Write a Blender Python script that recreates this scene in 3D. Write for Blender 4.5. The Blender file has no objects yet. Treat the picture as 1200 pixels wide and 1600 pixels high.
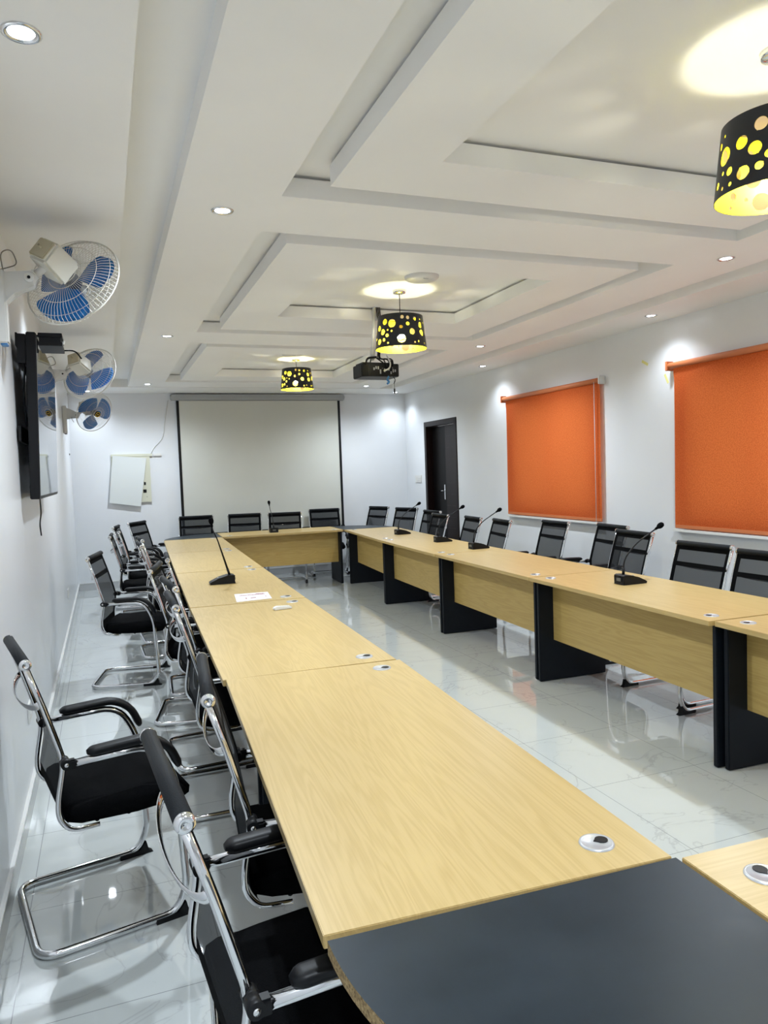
import bpy, bmesh, math, random
from mathutils import Vector, Matrix
random.seed(7)
PI = math.pi
scn = bpy.context.scene
C = scn.collection

# ------------------------------------------------------------------ camera
CAM = dict(f=1154.66, pitch=-.0569, yaw=.3604, roll=-.0355, H=1.5489, cx=.407)
_cy, _sy, _cp, _sp = math.cos(CAM['yaw']), math.sin(CAM['yaw']), math.cos(CAM['pitch']), math.sin(CAM['pitch'])
_fw = Vector((_sy*_cp, _cy*_cp, _sp)); _rt = Vector((_cy, -_sy, 0)); _up = _rt.cross(_fw)
_cr, _sr = math.cos(CAM['roll']), math.sin(CAM['roll'])
_r = _cr*_rt + _sr*_up; _u = -_sr*_rt + _cr*_up
cd = bpy.data.cameras.new('camera'); cam = bpy.data.objects.new('camera', cd); C.objects.link(cam)
cd.sensor_fit = 'HORIZONTAL'; cd.sensor_width = 36.0; cd.lens = CAM['f']*36.0/1200.0
cd.clip_start = .02; cd.clip_end = 200
cam.matrix_world = Matrix(((_r.x, _u.x, -_fw.x, CAM['cx']), (_r.y, _u.y, -_fw.y, 0), (_r.z, _u.z, -_fw.z, CAM['H']), (0, 0, 0, 1)))
scn.camera = cam

# ------------------------------------------------------------------ light levels and exposure
scn.view_settings.view_transform = 'Standard'; scn.view_settings.look = 'None'
scn.view_settings.gamma = 1; scn.view_settings.use_curve_mapping = False
scn.view_settings.exposure = 0.98
DOWN_W = 84.0          # each downlight in the soffits
STRIP_W = 14.0         # each downlight close to a side wall
DOWN_COL = (.82, .91, 1.0)
PEND_S = 330.0          # pendant bulb emission
PEND_COL = (1.0, .94, .70)
DAY = .80              # daylight beyond the blinds
w = bpy.data.worlds.new('daylight'); scn.world = w; w.use_nodes = True
w.node_tree.nodes['Background'].inputs[0].default_value = (.92, .96, 1, 1)
w.node_tree.nodes['Background'].inputs[1].default_value = DAY

# ------------------------------------------------------------------ materials
def mat(name, col, rough=.5, metal=0, spec=.5, **kw):
    m = bpy.data.materials.new(name); m.use_nodes = True
    b = m.node_tree.nodes['Principled BSDF']
    b.inputs['Base Color'].default_value = (*col, 1)
    b.inputs['Roughness'].default_value = rough; b.inputs['Metallic'].default_value = metal
    b.inputs['Specular IOR Level'].default_value = spec
    for k, v in kw.items(): b.inputs[k.replace('_', ' ')].default_value = v
    return m
def N(m, t, **kw):
    n = m.node_tree.nodes.new(t)
    for k, v in kw.items(): setattr(n, k, v)
    return n
def L(m, a, b): m.node_tree.links.new(a, b)
def BS(m): return m.node_tree.nodes['Principled BSDF']
def noisy(m, scale=8, amt=.06, stretch=(1, 1, 1), bump=0, bscale=60):
    """gentle procedural tone variation and optional bump on a plain material"""
    b = BS(m); c = b.inputs['Base Color'].default_value[:3]
    tc = N(m, 'ShaderNodeTexCoord'); mp = N(m, 'ShaderNodeMapping'); mp.inputs['Scale'].default_value = stretch
    nz = N(m, 'ShaderNodeTexNoise'); nz.inputs['Scale'].default_value = scale; nz.inputs['Detail'].default_value = 5
    cr = N(m, 'ShaderNodeValToRGB')
    cr.color_ramp.elements[0].position = .3; cr.color_ramp.elements[1].position = .7
    cr.color_ramp.elements[0].color = (*[x*(1-amt) for x in c], 1); cr.color_ramp.elements[1].color = (*[min(1, x*(1+amt)) for x in c], 1)
    L(m, tc.outputs['Object'], mp.inputs[0]); L(m, mp.outputs[0], nz.inputs['Vector']); L(m, nz.outputs[0], cr.inputs[0]); L(m, cr.outputs[0], b.inputs['Base Color'])
    if bump:
        n2 = N(m, 'ShaderNodeTexNoise'); n2.inputs['Scale'].default_value = bscale; n2.inputs['Detail'].default_value = 3
        bp = N(m, 'ShaderNodeBump'); bp.inputs['Strength'].default_value = bump; bp.inputs['Distance'].default_value = .004
        L(m, mp.outputs[0], n2.inputs['Vector']); L(m, n2.outputs[0], bp.inputs['Height']); L(m, bp.outputs[0], b.inputs['Normal'])
    return m

M_wall = noisy(mat('wall_paint', (.745, .765, .79), .28, spec=.45), 1.2, .025, bump=.12, bscale=5)
M_ceil = noisy(mat('ceiling_paint', (.90, .90, .885), .6), 1.5, .02, bump=.08, bscale=6)
M_chrome = mat('chrome', (.78, .79, .81), .09, 1)
M_black = mat('black_plastic', (.004, .0045, .006), .45, spec=.28)
M_fabric = noisy(mat('black_fabric', (.003, .0033, .004), .9, spec=.06), 300, .35, bump=.5, bscale=420)
M_roll = noisy(mat('black_vinyl_roll', (.007, .009, .0115), .65, spec=.25), 400, .3, bump=.3, bscale=500)
M_white = mat('white_plastic', (.72, .72, .70), .35)
M_cream = noisy(mat('cream_metal', (.66, .65, .58), .4), 6, .05)
M_greymetal = mat('grey_metal', (.42, .44, .46), .38, .2)
M_brown = noisy(mat('dark_brown_door', (.010, .005, .0045), .3, spec=.2), 30, .4, (1, 1, .05))
M_slate = mat('slate_laminate', (.052, .066, .088), .33, spec=.22)
M_panel = noisy(mat('navy_black_board', (.004, .0065, .011), .5, spec=.22), 20, .1)
M_gold = mat('gold', (.75, .52, .08), .3, .8)
M_bladeblue = mat('translucent_blue_blade', (.02, .21, .58), .3, Transmission_Weight=.2, IOR=1.3)
M_wire = mat('white_wire', (.70, .69, .63), .35)
M_silver = mat('silver_grommet', (.50, .51, .53), .33, .35)
M_bottle = mat('tape_yellow', (.75, .72, .28), .6)

def m_floor():
    m = mat('polished_tile', (.72, .745, .75), .03, spec=.85, Coat_Weight=.6, Coat_Roughness=.02)
    b = BS(m); tc = N(m, 'ShaderNodeTexCoord'); mp = N(m, 'ShaderNodeMapping')
    sx = N(m, 'ShaderNodeSeparateXYZ'); L(m, tc.outputs['Object'], sx.inputs[0]); ds = []
    for ax, off, half in (('X', .075, .305), ('Y', .37, .315)):
        a = N(m, 'ShaderNodeMath', operation='SUBTRACT'); a.inputs[1].default_value = off; L(m, sx.outputs[ax], a.inputs[0])
        p = N(m, 'ShaderNodeMath', operation='PINGPONG'); p.inputs[1].default_value = half; L(m, a.outputs[0], p.inputs[0]); ds.append(p)
    mn = N(m, 'ShaderNodeMath', operation='MINIMUM'); L(m, ds[0].outputs[0], mn.inputs[0]); L(m, ds[1].outputs[0], mn.inputs[1])
    jt = N(m, 'ShaderNodeMath', operation='LESS_THAN'); jt.inputs[1].default_value = .0014; L(m, mn.outputs[0], jt.inputs[0])
    br = N(m, 'ShaderNodeMix', data_type='RGBA'); L(m, jt.outputs[0], br.inputs[0]); br.inputs[7].default_value = (.30, .31, .32, 1)
    # marble veins
    nz = N(m, 'ShaderNodeTexNoise'); nz.inputs['Scale'].default_value = 1.7; nz.inputs['Detail'].default_value = 6; nz.inputs['Distortion'].default_value = 1.2
    L(m, tc.outputs['Object'], nz.inputs['Vector'])
    ma = N(m, 'ShaderNodeMath', operation='SUBTRACT'); ma.inputs[1].default_value = .5; L(m, nz.outputs[0], ma.inputs[0])
    ab = N(m, 'ShaderNodeMath', operation='ABSOLUTE'); L(m, ma.outputs[0], ab.inputs[0])
    cr = N(m, 'ShaderNodeValToRGB'); e = cr.color_ramp.elements
    e[0].position = 0; e[0].color = (.49, .51, .515, 1); e[1].position = .006; e[1].color = (.585, .62, .612, 1)
    e.new(.3).color = (.61, .645, .637, 1)
    L(m, ab.outputs[0], cr.inputs[0]); L(m, cr.outputs[0], br.inputs[6])
    L(m, br.outputs[2], b.inputs['Base Color'])
    return m
M_floor = m_floor()

def m_wood(name, light, dark, axis, rough=.36):
    m = mat(name, light, rough)
    b = BS(m); tc = N(m, 'ShaderNodeTexCoord'); mp = N(m, 'ShaderNodeMapping'); oi = N(m, 'ShaderNodeObjectInfo')
    add = N(m, 'ShaderNodeVectorMath', operation='ADD'); mul = N(m, 'ShaderNodeMath', operation='MULTIPLY'); mul.inputs[1].default_value = 23
    cb = N(m, 'ShaderNodeCombineXYZ'); L(m, oi.outputs['Random'], mul.inputs[0]); L(m, mul.outputs[0], cb.inputs[0]); L(m, mul.outputs[0], cb.inputs[1])
    L(m, tc.outputs['Object'], add.inputs[0]); L(m, cb.outputs[0], add.inputs[1])
    sc = [9, 9, 9]; sc[axis] = .55; mp.inputs['Scale'].default_value = sc
    L(m, add.outputs[0], mp.inputs[0])
    n1 = N(m, 'ShaderNodeTexNoise'); n1.inputs['Scale'].default_value = 1; n1.inputs['Detail'].default_value = 3; n1.inputs['Distortion'].default_value = .9
    L(m, mp.outputs[0], n1.inputs['Vector'])
    # cathedral bands from the noise value, plus fine pores
    m2 = N(m, 'ShaderNodeMath', operation='MULTIPLY'); m2.inputs[1].default_value = 78; L(m, n1.outputs[0], m2.inputs[0])
    sn = N(m, 'ShaderNodeMath', operation='SINE'); L(m, m2.outputs[0], sn.inputs[0])
    mr = N(m, 'ShaderNodeMapRange'); mr.inputs[1].default_value = -1; mr.inputs[2].default_value = 1; L(m, sn.outputs[0], mr.inputs[0])
    mp2 = N(m, 'ShaderNodeMapping'); s2 = [260, 260, 260]; s2[axis] = 6; mp2.inputs['Scale'].default_value = s2
    L(m, add.outputs[0], mp2.inputs[0])
    n2 = N(m, 'ShaderNodeTexNoise'); n2.inputs['Scale'].default_value = 1; n2.inputs['Detail'].default_value = 2; L(m, mp2.outputs[0], n2.inputs['Vector'])
    mx = N(m, 'ShaderNodeMath', operation='MULTIPLY_ADD'); mx.inputs[1].default_value = .42; L(m, mr.outputs[0], mx.inputs[0])
    h = N(m, 'ShaderNodeMath', operation='MULTIPLY'); h.inputs[1].default_value = .85; L(m, n2.outputs[0], h.inputs[0]); L(m, h.outputs[0], mx.inputs[2])
    cr = N(m, 'ShaderNodeValToRGB'); e = cr.color_ramp.elements
    e[0].position = .12; e[0].color = (*dark, 1); e[1].position = .85; e[1].color = (*light, 1)
    L(m, mx.outputs[0], cr.inputs[0]); L(m, cr.outputs[0], b.inputs['Base Color'])
    return m
M_top = m_wood('oak_laminate', (.535, .392, .170), (.45, .318, .122), 1)
M_mod = m_wood('oak_laminate_panel', (.49, .345, .115), (.40, .268, .078), 1, .42)

def m_chip():
    m = mat('raw_chipboard', (.3, .2, .09), .8)
    b = BS(m); tc = N(m, 'ShaderNodeTexCoord'); v = N(m, 'ShaderNodeTexVoronoi'); v.inputs['Scale'].default_value = 260
    cr = N(m, 'ShaderNodeValToRGB'); cr.color_ramp.elements[0].color = (.12, .07, .025, 1); cr.color_ramp.elements[1].color = (.50, .36, .17, 1)
    L(m, tc.outputs['Object'], v.inputs['Vector']); L(m, v.outputs['Color'], cr.inputs[0]); L(m, cr.outputs[0], b.inputs['Base Color'])
    return m
M_chip = m_chip()

def m_slate():
    m = M_slate; b = BS(m); tc = N(m, 'ShaderNodeTexCoord')
    n = N(m, 'ShaderNodeTexNoise'); n.inputs['Scale'].default_value = 5; n.inputs['Detail'].default_value = 9; n.inputs['Roughness'].default_value = .7
    cr = N(m, 'ShaderNodeValToRGB'); e = cr.color_ramp.elements
    e[0].position = .3; e[0].color = (.009, .0165, .024, 1); e[1].position = .72; e[1].color = (.018, .028, .038, 1)
    L(m, tc.outputs['Object'], n.inputs['Vector']); L(m, n.outputs[0], cr.inputs[0]); L(m, cr.outputs[0], b.inputs['Base Color'])
    mr = N(m, 'ShaderNodeMapRange'); mr.inputs[3].default_value = .27; mr.inputs[4].default_value = .5
    L(m, n.outputs[0], mr.inputs[0]); L(m, mr.outputs[0], b.inputs['Roughness'])
m_slate()

def m_blend(name, col, alpha, rough=.8, trans=0, tcol=None):
    """thin cloth: part see-through, part diffuse, part translucent"""
    m = bpy.data.materials.new(name); m.use_nodes = True; nt = m.node_tree; nt.nodes.clear()
    out = nt.nodes.new('ShaderNodeOutputMaterial'); d = nt.nodes.new('ShaderNodeBsdfPrincipled')
    d.inputs['Base Color'].default_value = (*col, 1); d.inputs['Roughness'].default_value = rough; d.inputs['Specular IOR Level'].default_value = .2
    last = d.outputs[0]
    if trans:
        t = nt.nodes.new('ShaderNodeBsdfTranslucent'); t.inputs[0].default_value = (*(tcol or col), 1)
        x = nt.nodes.new('ShaderNodeMixShader'); x.inputs[0].default_value = trans
        nt.links.new(last, x.inputs[1]); nt.links.new(t.outputs[0], x.inputs[2]); last = x.outputs[0]
    if alpha < 1:
        tr = nt.nodes.new('ShaderNodeBsdfTransparent'); x = nt.nodes.new('ShaderNodeMixShader'); x.inputs[0].default_value = alpha
        nt.links.new(tr.outputs[0], x.inputs[1]); nt.links.new(last, x.inputs[2]); last = x.outputs[0]
    nt.links.new(last, out.inputs[0])
    return m
M_mesh = m_blend('black_mesh_weave', (.012, .014, .017), .84)
M_lens = m_blend('amber_perforated_film', (.20, .125, .012), .36, .4, .3, (.32, .20, .02))
M_blind = m_blend('orange_blind_cloth', (.70, .15, .035), 1, .8, .45, (.85, .20, .045))
def blind_weave(m):
    d = [n for n in m.node_tree.nodes if n.type == 'BSDF_PRINCIPLED'][0]; t = [n for n in m.node_tree.nodes if n.type == 'BSDF_TRANSLUCENT'][0]
    tc = N(m, 'ShaderNodeTexCoord')
    mp = N(m, 'ShaderNodeMapping'); mp.inputs['Scale'].default_value = (1, 40, 40)
    n = N(m, 'ShaderNodeTexNoise'); n.inputs['Scale'].default_value = 3; n.inputs['Detail'].default_value = 6
    L(m, tc.outputs['Object'], mp.inputs[0]); L(m, mp.outputs[0], n.inputs['Vector'])
    for node, lo, hi in ((d, (.62, .12, .028), (.76, .19, .05)), (t, (.72, .15, .03), (.95, .25, .06))):
        cr = N(m, 'ShaderNodeValToRGB'); cr.color_ramp.elements[0].position = .35; cr.color_ramp.elements[1].position = .65
        cr.color_ramp.elements[0].color = (*lo, 1); cr.color_ramp.elements[1].color = (*hi, 1)
        L(m, n.outputs[0], cr.inputs[0]); L(m, cr.outputs[0], node.inputs[0])
blind_weave(M_blind)
M_orange = mat('orange_tube', (.55, .17, .06), .5)
M_yellowin = mat('yellow_shade_lining', (.42, .38, .004), .5)
M_screen = noisy(mat('screen_cloth', (.62, .63, .58), .8), 2, .02)
M_tvglass = mat('tv_glass', (.01, .01, .012), .02, 0, 1.0, IOR=2.2)
M_paper = mat('paper', (.80, .78, .84), .6)
M_ink = mat('ink', (.25, .06, .07), .6)
M_bluecap = mat('blue_connector', (.05, .22, .55), .4)
M_glass = mat('window_glass', (.9, .95, 1), .02, Transmission_Weight=1, IOR=1.45)
M_dullwall = mat('tile_skirting', (.50, .51, .52), .15)

def m_emit(name, col, s):
    m = bpy.data.materials.new(name); m.use_nodes = True; nt = m.node_tree; nt.nodes.clear()
    out = nt.nodes.new('ShaderNodeOutputMaterial'); e = nt.nodes.new('ShaderNodeEmission')
    e.inputs[0].default_value = (*col, 1); e.inputs[1].default_value = s; nt.links.new(e.outputs[0], out.inputs[0]); return m
M_bulb = m_emit('bulb_glow', PEND_COL, PEND_S)
M_led = m_emit('downlight_glow', (.9, .95, 1), 14)

# ------------------------------------------------------------------ mesh helpers
def add_box(bm, x0, x1, y0, y1, z0, z1, mi=0, bev=0):
    r = bmesh.ops.create_cube(bm, size=1)
    for v in r['verts']: v.co = Vector(((x0+x1)/2+v.co.x*(x1-x0), (y0+y1)/2+v.co.y*(y1-y0), (z0+z1)/2+v.co.z*(z1-z0)))
    fs = set(f for v in r['verts'] for f in v.link_faces)
    for f in fs: f.material_index = mi
    if bev:
        es = list(set(e for f in fs for e in f.edges))
        q = bmesh.ops.bevel(bm, geom=es, offset=bev, segments=2, affect='EDGES')
        for f in q['faces']: f.material_index = mi
def frames(pts, closed=False):
    n = len(pts); T = []
    for i in range(n):
        a = pts[(i-1) % n] if (closed or i > 0) else pts[i]; b = pts[(i+1) % n] if (closed or i < n-1) else pts[i]
        T.append((b-a).normalized())
    up = Vector((0, 0, 1)) if abs(T[0].z) < .9 else Vector((1, 0, 0))
    nn = (up - T[0]*up.dot(T[0])).normalized(); out = []
    for t in T:
        nn = (nn - t*nn.dot(t)).normalized(); out.append((t, nn, t.cross(nn)))
    return out
def add_tube(bm, pts, r, seg=10, closed=False, ry=None, mi=0, caps=True):
    pts = [Vector(p) for p in pts]; fr = frames(pts, closed); rings = []
    for i, (p, (t, a, b)) in enumerate(zip(pts, fr)):
        rr = r[i] if isinstance(r, (list, tuple)) else r
        r2 = ry if ry else rr
        rings.append([bm.verts.new(p + a*math.cos(2*PI*k/seg)*rr + b*math.sin(2*PI*k/seg)*r2) for k in range(seg)])
    m = len(rings)
    for i in range(m if closed else m-1):
        A = rings[i]; B = rings[(i+1) % m]
        for k in range(seg):
            f = bm.faces.new((A[k], A[(k+1) % seg], B[(k+1) % seg], B[k])); f.smooth = True; f.material_index = mi
    if caps and not closed:
        f = bm.faces.new(list(reversed(rings[0]))); f.material_index = mi
        f = bm.faces.new(rings[-1]); f.material_index = mi
def fillet(pts, rad, n=5):
    pts = [Vector(p) for p in pts]; out = [pts[0]]
    for i in range(1, len(pts)-1):
        p = pts[i]; a = pts[i-1]-p; b = pts[i+1]-p
        r = rad[i-1] if isinstance(rad, (list, tuple)) else rad
        r = min(r, a.length*.49, b.length*.49); A = p+a.normalized()*r; B = p+b.normalized()*r
        for k in range(n+1):
            t = k/n; out.append(A*(1-t)**2 + p*2*t*(1-t) + B*t*t)
    out.append(pts[-1]); return out
def add_lathe(bm, prof, seg=24, M=None, mi=0, smooth=True):
    rings = []
    for (r, z) in prof:
        if r < 1e-6: rings.append([bm.verts.new((0, 0, z))])
        else: rings.append([bm.verts.new((r*math.cos(2*PI*k/seg), r*math.sin(2*PI*k/seg), z)) for k in range(seg)])
    for A, B in zip(rings, rings[1:]):
        for k in range(seg):
            k2 = (k+1) % seg
            if len(A) == 1 and len(B) == 1: continue
            if len(A) == 1: vs = (A[0], B[k2], B[k])
            elif len(B) == 1: vs = (A[k], A[k2], B[0])
            else: vs = (A[k], A[k2], B[k2], B[k])
            f = bm.faces.new(vs); f.smooth = smooth; f.material_index = mi
    if M is not None: bmesh.ops.transform(bm, matrix=M, verts=[v for R in rings for v in R])
def add_prism(bm, poly, y0, y1, ax='y', mi=0):
    """poly in the other two axes, extruded along ax"""
    def P(a, b, c):
        return {'y': (a, c, b), 'z': (a, b, c), 'x': (c, a, b)}[ax]
    A = [bm.verts.new(P(a, b, y0)) for a, b in poly]; B = [bm.verts.new(P(a, b, y1)) for a, b in poly]
    fs = [bm.faces.new(A), bm.faces.new(list(reversed(B)))]
    n = len(poly)
    for k in range(n): fs.append(bm.faces.new((A[(k+1) % n], A[k], B[k], B[(k+1) % n])))
    for f in fs: f.material_index = mi
    return fs
def align(z, at=(0, 0, 0)):
    """matrix turning +Z to z, placed at at"""
    z = Vector(z).normalized(); return Matrix.Translation(at) @ z.to_track_quat('Z', 'Y').to_matrix().to_4x4()
def obj(name, bm, mats, parent=None, loc=None, label=None, smooth=None):
    bmesh.ops.recalc_face_normals(bm, faces=bm.faces)
    me = bpy.data.meshes.new(name); bm.to_mesh(me); bm.free()
    for m in (mats if isinstance(mats, (list, tuple)) else [mats]): me.materials.append(m)
    o = bpy.data.objects.new(name, me); C.objects.link(o)
    if parent: o.parent = parent
    if loc is not None: o.location = loc
    if label: o['label'] = label
    if smooth is not None:
        for p in me.polygons: p.use_smooth = smooth
    return o
def tag(o, label, cat, group=None, kind=None):
    o['label'] = label; o['category'] = cat
    if group: o['group'] = group
    if kind: o['kind'] = kind
    return o
def thing(name, label, cat, loc=(0, 0, 0), rz=0, group=None):
    o = bpy.data.objects.new(name, None); o.empty_display_size = .1; C.objects.link(o)
    o.location = loc; o.rotation_euler = (0, 0, rz); return tag(o, label, cat, group)
def dup(root, loc, rz, label, group=None):
    r = root.copy(); C.objects.link(r); r.location = loc; r.rotation_euler = (0, 0, rz); r['label'] = label
    if group: r['group'] = group
    for ch in list(root.children):
        c = ch.copy(); C.objects.link(c); c.parent = r
        for g in list(ch.children):
            d = g.copy(); C.objects.link(d); d.parent = c
    return r
def struct(name, bm, mats, parent=None):
    o = obj(name, bm, mats, parent)
    if parent is None: o['kind'] = 'structure'
    return o
B = bmesh.new

# ------------------------------------------------------------------ the room
RW, RD, RN, ZC, ZU = 5.036, 11.15, -1.7, 2.76, 2.86
bm = B(); add_box(bm, -.2, RW+.2, RN-.2, RD+.2, -.1, 0); struct('floor', bm, M_floor)
bm = B(); add_box(bm, -.15, 0, RN-.15, RD+.15, 0, ZU+.05); struct('wall_left', bm, M_wall)
bm = B(); add_box(bm, 0, RW, RD, RD+.15, 0, ZU+.05); struct('wall_back', bm, M_wall)
bm = B(); add_box(bm, 0, RW, RN-.15, RN, 0, ZU+.05); struct('wall_front', bm, M_wall)
# right wall with its openings: door, two windows (and one more behind the camera side)
W1 = (6.22, 7.74, 1.06, 2.24); W2 = (3.55, 4.93, 1.06, 2.24); W3 = (.8, 2.3, 1.06, 2.24); DR = (9.36, 10.34, 0, 2.19)
bm = B(); ys = [RN-.15, W3[0], W3[1], W2[0], W2[1], W1[0], W1[1], DR[0], DR[1], RD+.15]
for i in range(len(ys)-1):
    a, b = ys[i], ys[i+1]; hole = {1: W3, 3: W2, 5: W1, 7: DR}.get(i)
    if hole is None: add_box(bm, RW, RW+.2, a, b, 0, ZU+.05)
    else:
        if hole[2] > 0: add_box(bm, RW, RW+.2, a, b, 0, hole[2])
        add_box(bm, RW, RW+.2, a, b, hole[3], ZU+.05)
struct('wall_right', bm, M_wall)
# skirting
bm = B(); add_box(bm, 0, .012, RN, RD, 0, .1, 0); add_box(bm, 0, .016, RN, RD, .1, .108, 1); struct('baseboard_left', bm, [M_dullwall, M_white])
bm = B(); add_box(bm, .012, RW-.012, RD-.012, RD, 0, .1, 0); add_box(bm, .012, RW-.012, RD-.016, RD, .1, .108, 1); struct('baseboard_back', bm, [M_dullwall, M_white])
bm = B()
for a, b in ((RN, DR[0]-.08), (DR[1]+.08, RD-.02)):
    add_box(bm, RW-.012, RW, a, b, 0, .1, 0); add_box(bm, RW-.016, RW, a, b, .1, .108, 1)
struct('baseboard_right', bm, [M_dullwall, M_white])

# ceiling: upper plane, lowered boards with recesses between them
bm = B(); add_box(bm, -.15, RW+.2, RN-.15, RD+.15, ZU, ZU+.1); struct('ceiling', bm, M_ceil)
def board(bm, x0, x1, y0, y1, inset=(.03, .03, .03, .03)):
    add_box(bm, x0, x1, y0, y1, ZC, ZU-.014)
    add_box(bm, x0+inset[0], x1-inset[1], y0+inset[2], y1-inset[3], ZU-.014, ZU)
OX0, OX1 = 1.20, 3.80
COF = [(.45, 3.235), (3.725, 6.42), (6.96, 9.80)]
bm = B(); add_box(bm, 0, .555, RN, RD, ZC, ZU); struct('trim_1', bm, M_ceil)
bm = B(); add_box(bm, 4.525, RW, RN, RD, ZC, ZU); struct('trim_2', bm, M_ceil)
bm = B(); add_box(bm, .555, 4.525, 10.395, RD, ZC, ZU); struct('trim_3', bm, M_ceil)
bm = B()
add_box(bm, .77, OX0, RN, 10.345, ZC, ZU); add_box(bm, OX1, 4.30, RN, 10.345, ZC, ZU)
yy = [RN] + [v for c in COF for v in c] + [10.345]
for i in range(0, len(yy), 2):
    add_box(bm, OX0, OX1, yy[i], yy[i+1], ZC, ZU-.016); add_box(bm, OX0, OX1, yy[i]+.03, yy[i+1]-.03, ZU-.016, ZU)
struct('trim_4', bm, M_ceil)
PX0, PX1 = 1.375, 3.655
for n, (y0, y1) in enumerate(COF):
    a, b = y0+.155, y1-.16; ix0, ix1, ia, ib = 1.73, 3.25, a+.36, b-.36-(.2 if n == 1 else 0)+(.0)
    if n == 1: ib = 5.69
    if n == 0: ib = 2.715
    if n == 2: ib = 9.22
    bm = B()
    add_box(bm, PX0, ix0, a, b, ZC, ZU-.014); add_box(bm, ix1, PX1, a, b, ZC, ZU-.014)
    add_box(bm, ix0, ix1, a, ia, ZC, ZU-.014); add_box(bm, ix0, ix1, ib, b, ZC, ZU-.014)
    add_box(bm, PX0+.04, ix0-.04, a+.04, b-.04, ZU-.014, ZU); add_box(bm, ix1+.04, PX1-.04, a+.04, b-.04, ZU-.014, ZU)
    add_box(bm, ix0-.04, ix1+.04, a+.04, ia-.04, ZU-.014, ZU); add_box(bm, ix0-.04, ix1+.04, ib+.04, b-.04, ZU-.014, ZU)
    struct('trim_%d' % (5+n), bm, M_ceil)

# windows: frame, glass, and the roller blinds inside the room
def window(n, W):
    bm = B(); y0, y1, z0, z1 = W; x = RW+.12
    for a, b, c, d in ((y0, y1, z0, z0+.04), (y0, y1, z1-.04, z1), (y0, y0+.04, z0, z1), (y1-.04, y1, z0, z1), ((y0+y1)/2-.025, (y0+y1)/2+.025, z0, z1)):
        add_box(bm, x, x+.04, a, b, c, d)
    o = struct('window_%d' % n, bm, M_white)
    bm = B(); add_box(bm, x+.015, x+.02, y0+.03, y1-.03, z0+.03, z1-.03); obj('glass', bm, M_glass, o)
    bm = B(); add_box(bm, RW-.055, RW-.001, y0-.13, y1+.15, .93, .952, bev=.002)
    obj('window_sill', bm, M_white, o)
window(1, W1); window(2, W2); window(3, W3)
def blind(label, ya, yb, chain):
    """ya..yb: extent of the cloth along the wall"""
    t = thing('roller_blind', label, 'roller blind', (RW, (ya+yb)/2, .96), 0, 'orange roller blinds on the right wall')
    h = (yb-ya)/2
    bm = B(); n = 24
    rows = []
    for j in range(n+1):
        z = .01 + j*(1.375)/n
        rows.append([bm.verts.new((-.035-.004*math.sin(k*.9+j*.15)-(.006 if j > n-2 else 0), -h+2*h*k/16, z)) for k in range(17)])
    for A, Bq in zip(rows, rows[1:]):
        for k in range(16): bm.faces.new((A[k], A[k+1], Bq[k+1], Bq[k])).smooth = True
    obj('blind_cloth', bm, M_blind, t)
    bm = B(); add_tube(bm, [(-.045, -h-.02, 1.39), (-.045, h+.045, 1.39)], .026, 16); obj('roller_tube', bm, M_orange, t)
    bm = B(); add_box(bm, -.042, -.030, -h, h, 0, .03, bev=.003); obj('bottom_bar', bm, M_orange, t)
    for s, e in ((-1, h+.03), (1, h+.05)):
        bm = B(); add_box(bm, -.075, -.001, s*e-.015 if s > 0 else -h-.045, s*e+.012 if s > 0 else -h-.02, 1.35, 1.43, bev=.004)
        obj('bracket', bm, M_white if s < 0 else M_orange, t)
    if chain:
        bm = B(); add_tube(bm, [(-.06, -h+.06, 1.38), (-.06, -h+.062, .0)], .0035, 6); add_tube(bm, [(-.068, -h+.05, 1.38), (-.068, -h+.052, .0)], .0025, 6)
        obj('pull_chain', bm, M_white, t)
blind('orange roller blind nearer the door, pull chain at its right side', 6.07, 7.885, True)
blind('orange roller blind at the right edge of the view, above the nearest chairs', 3.33, 5.065, False)
blind('orange roller blind outside the view beside the camera', .65, 2.45, False)

# door
bm = B()
add_box(bm, RW-.012, RW+.06, DR[0]-.06, DR[0]+.015, 0, DR[3]+.06, bev=.004); add_box(bm, RW-.012, RW+.06, DR[1]-.015, DR[1]+.06, 0, DR[3]+.06, bev=.004)
add_box(bm, RW-.013, RW+.061, DR[0]-.06, DR[1]+.06, DR[3]-.015, DR[3]+.06, bev=.004)
add_box(bm, RW+.06, RW+.19, DR[0]-.0, DR[0]+.015, 0, DR[3]-.0); add_box(bm, RW+.06, RW+.19, DR[1]-.015, DR[1], 0, DR[3])
add_box(bm, RW+.06, RW+.19, DR[0], DR[1], DR[3]-.015, DR[3])
door = struct('door_1', bm, M_brown)
door['label'] = 'dark brown door with grooved leaf and deep frame in the right wall near the far corner'
bm = B(); mid = 9.86; dz = 2.17/13
for k in range(13): add_box(bm, RW+.08, RW+.12, DR[0]+.017, mid-.003, k*dz+.004, (k+1)*dz-.001, bev=.004)
add_box(bm, RW+.084, RW+.118, DR[0]+.017, mid-.003, .004, 2.17)
obj('door_leaf', bm, M_brown, door)
bm = B(); add_box(bm, RW+.095, RW+.135, mid+.003, DR[1]-.017, .004, 2.17, bev=.003); leaf = obj('door_leaf', bm, mat('black_door_leaf', (.003, .0025, .0025), .4, spec=.15), door)
bm = B(); add_box(bm, RW+.088, RW+.095, mid+.05, mid+.085, 1.08, 1.30, bev=.003)
add_tube(bm, fillet([(RW+.09, mid+.067, 1.21), (RW+.05, mid+.067, 1.21), (RW+.05, mid+.18, 1.205)], .015), .008, 8)
obj('door_handle', bm, M_chrome, leaf, label='chrome handle')

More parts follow.
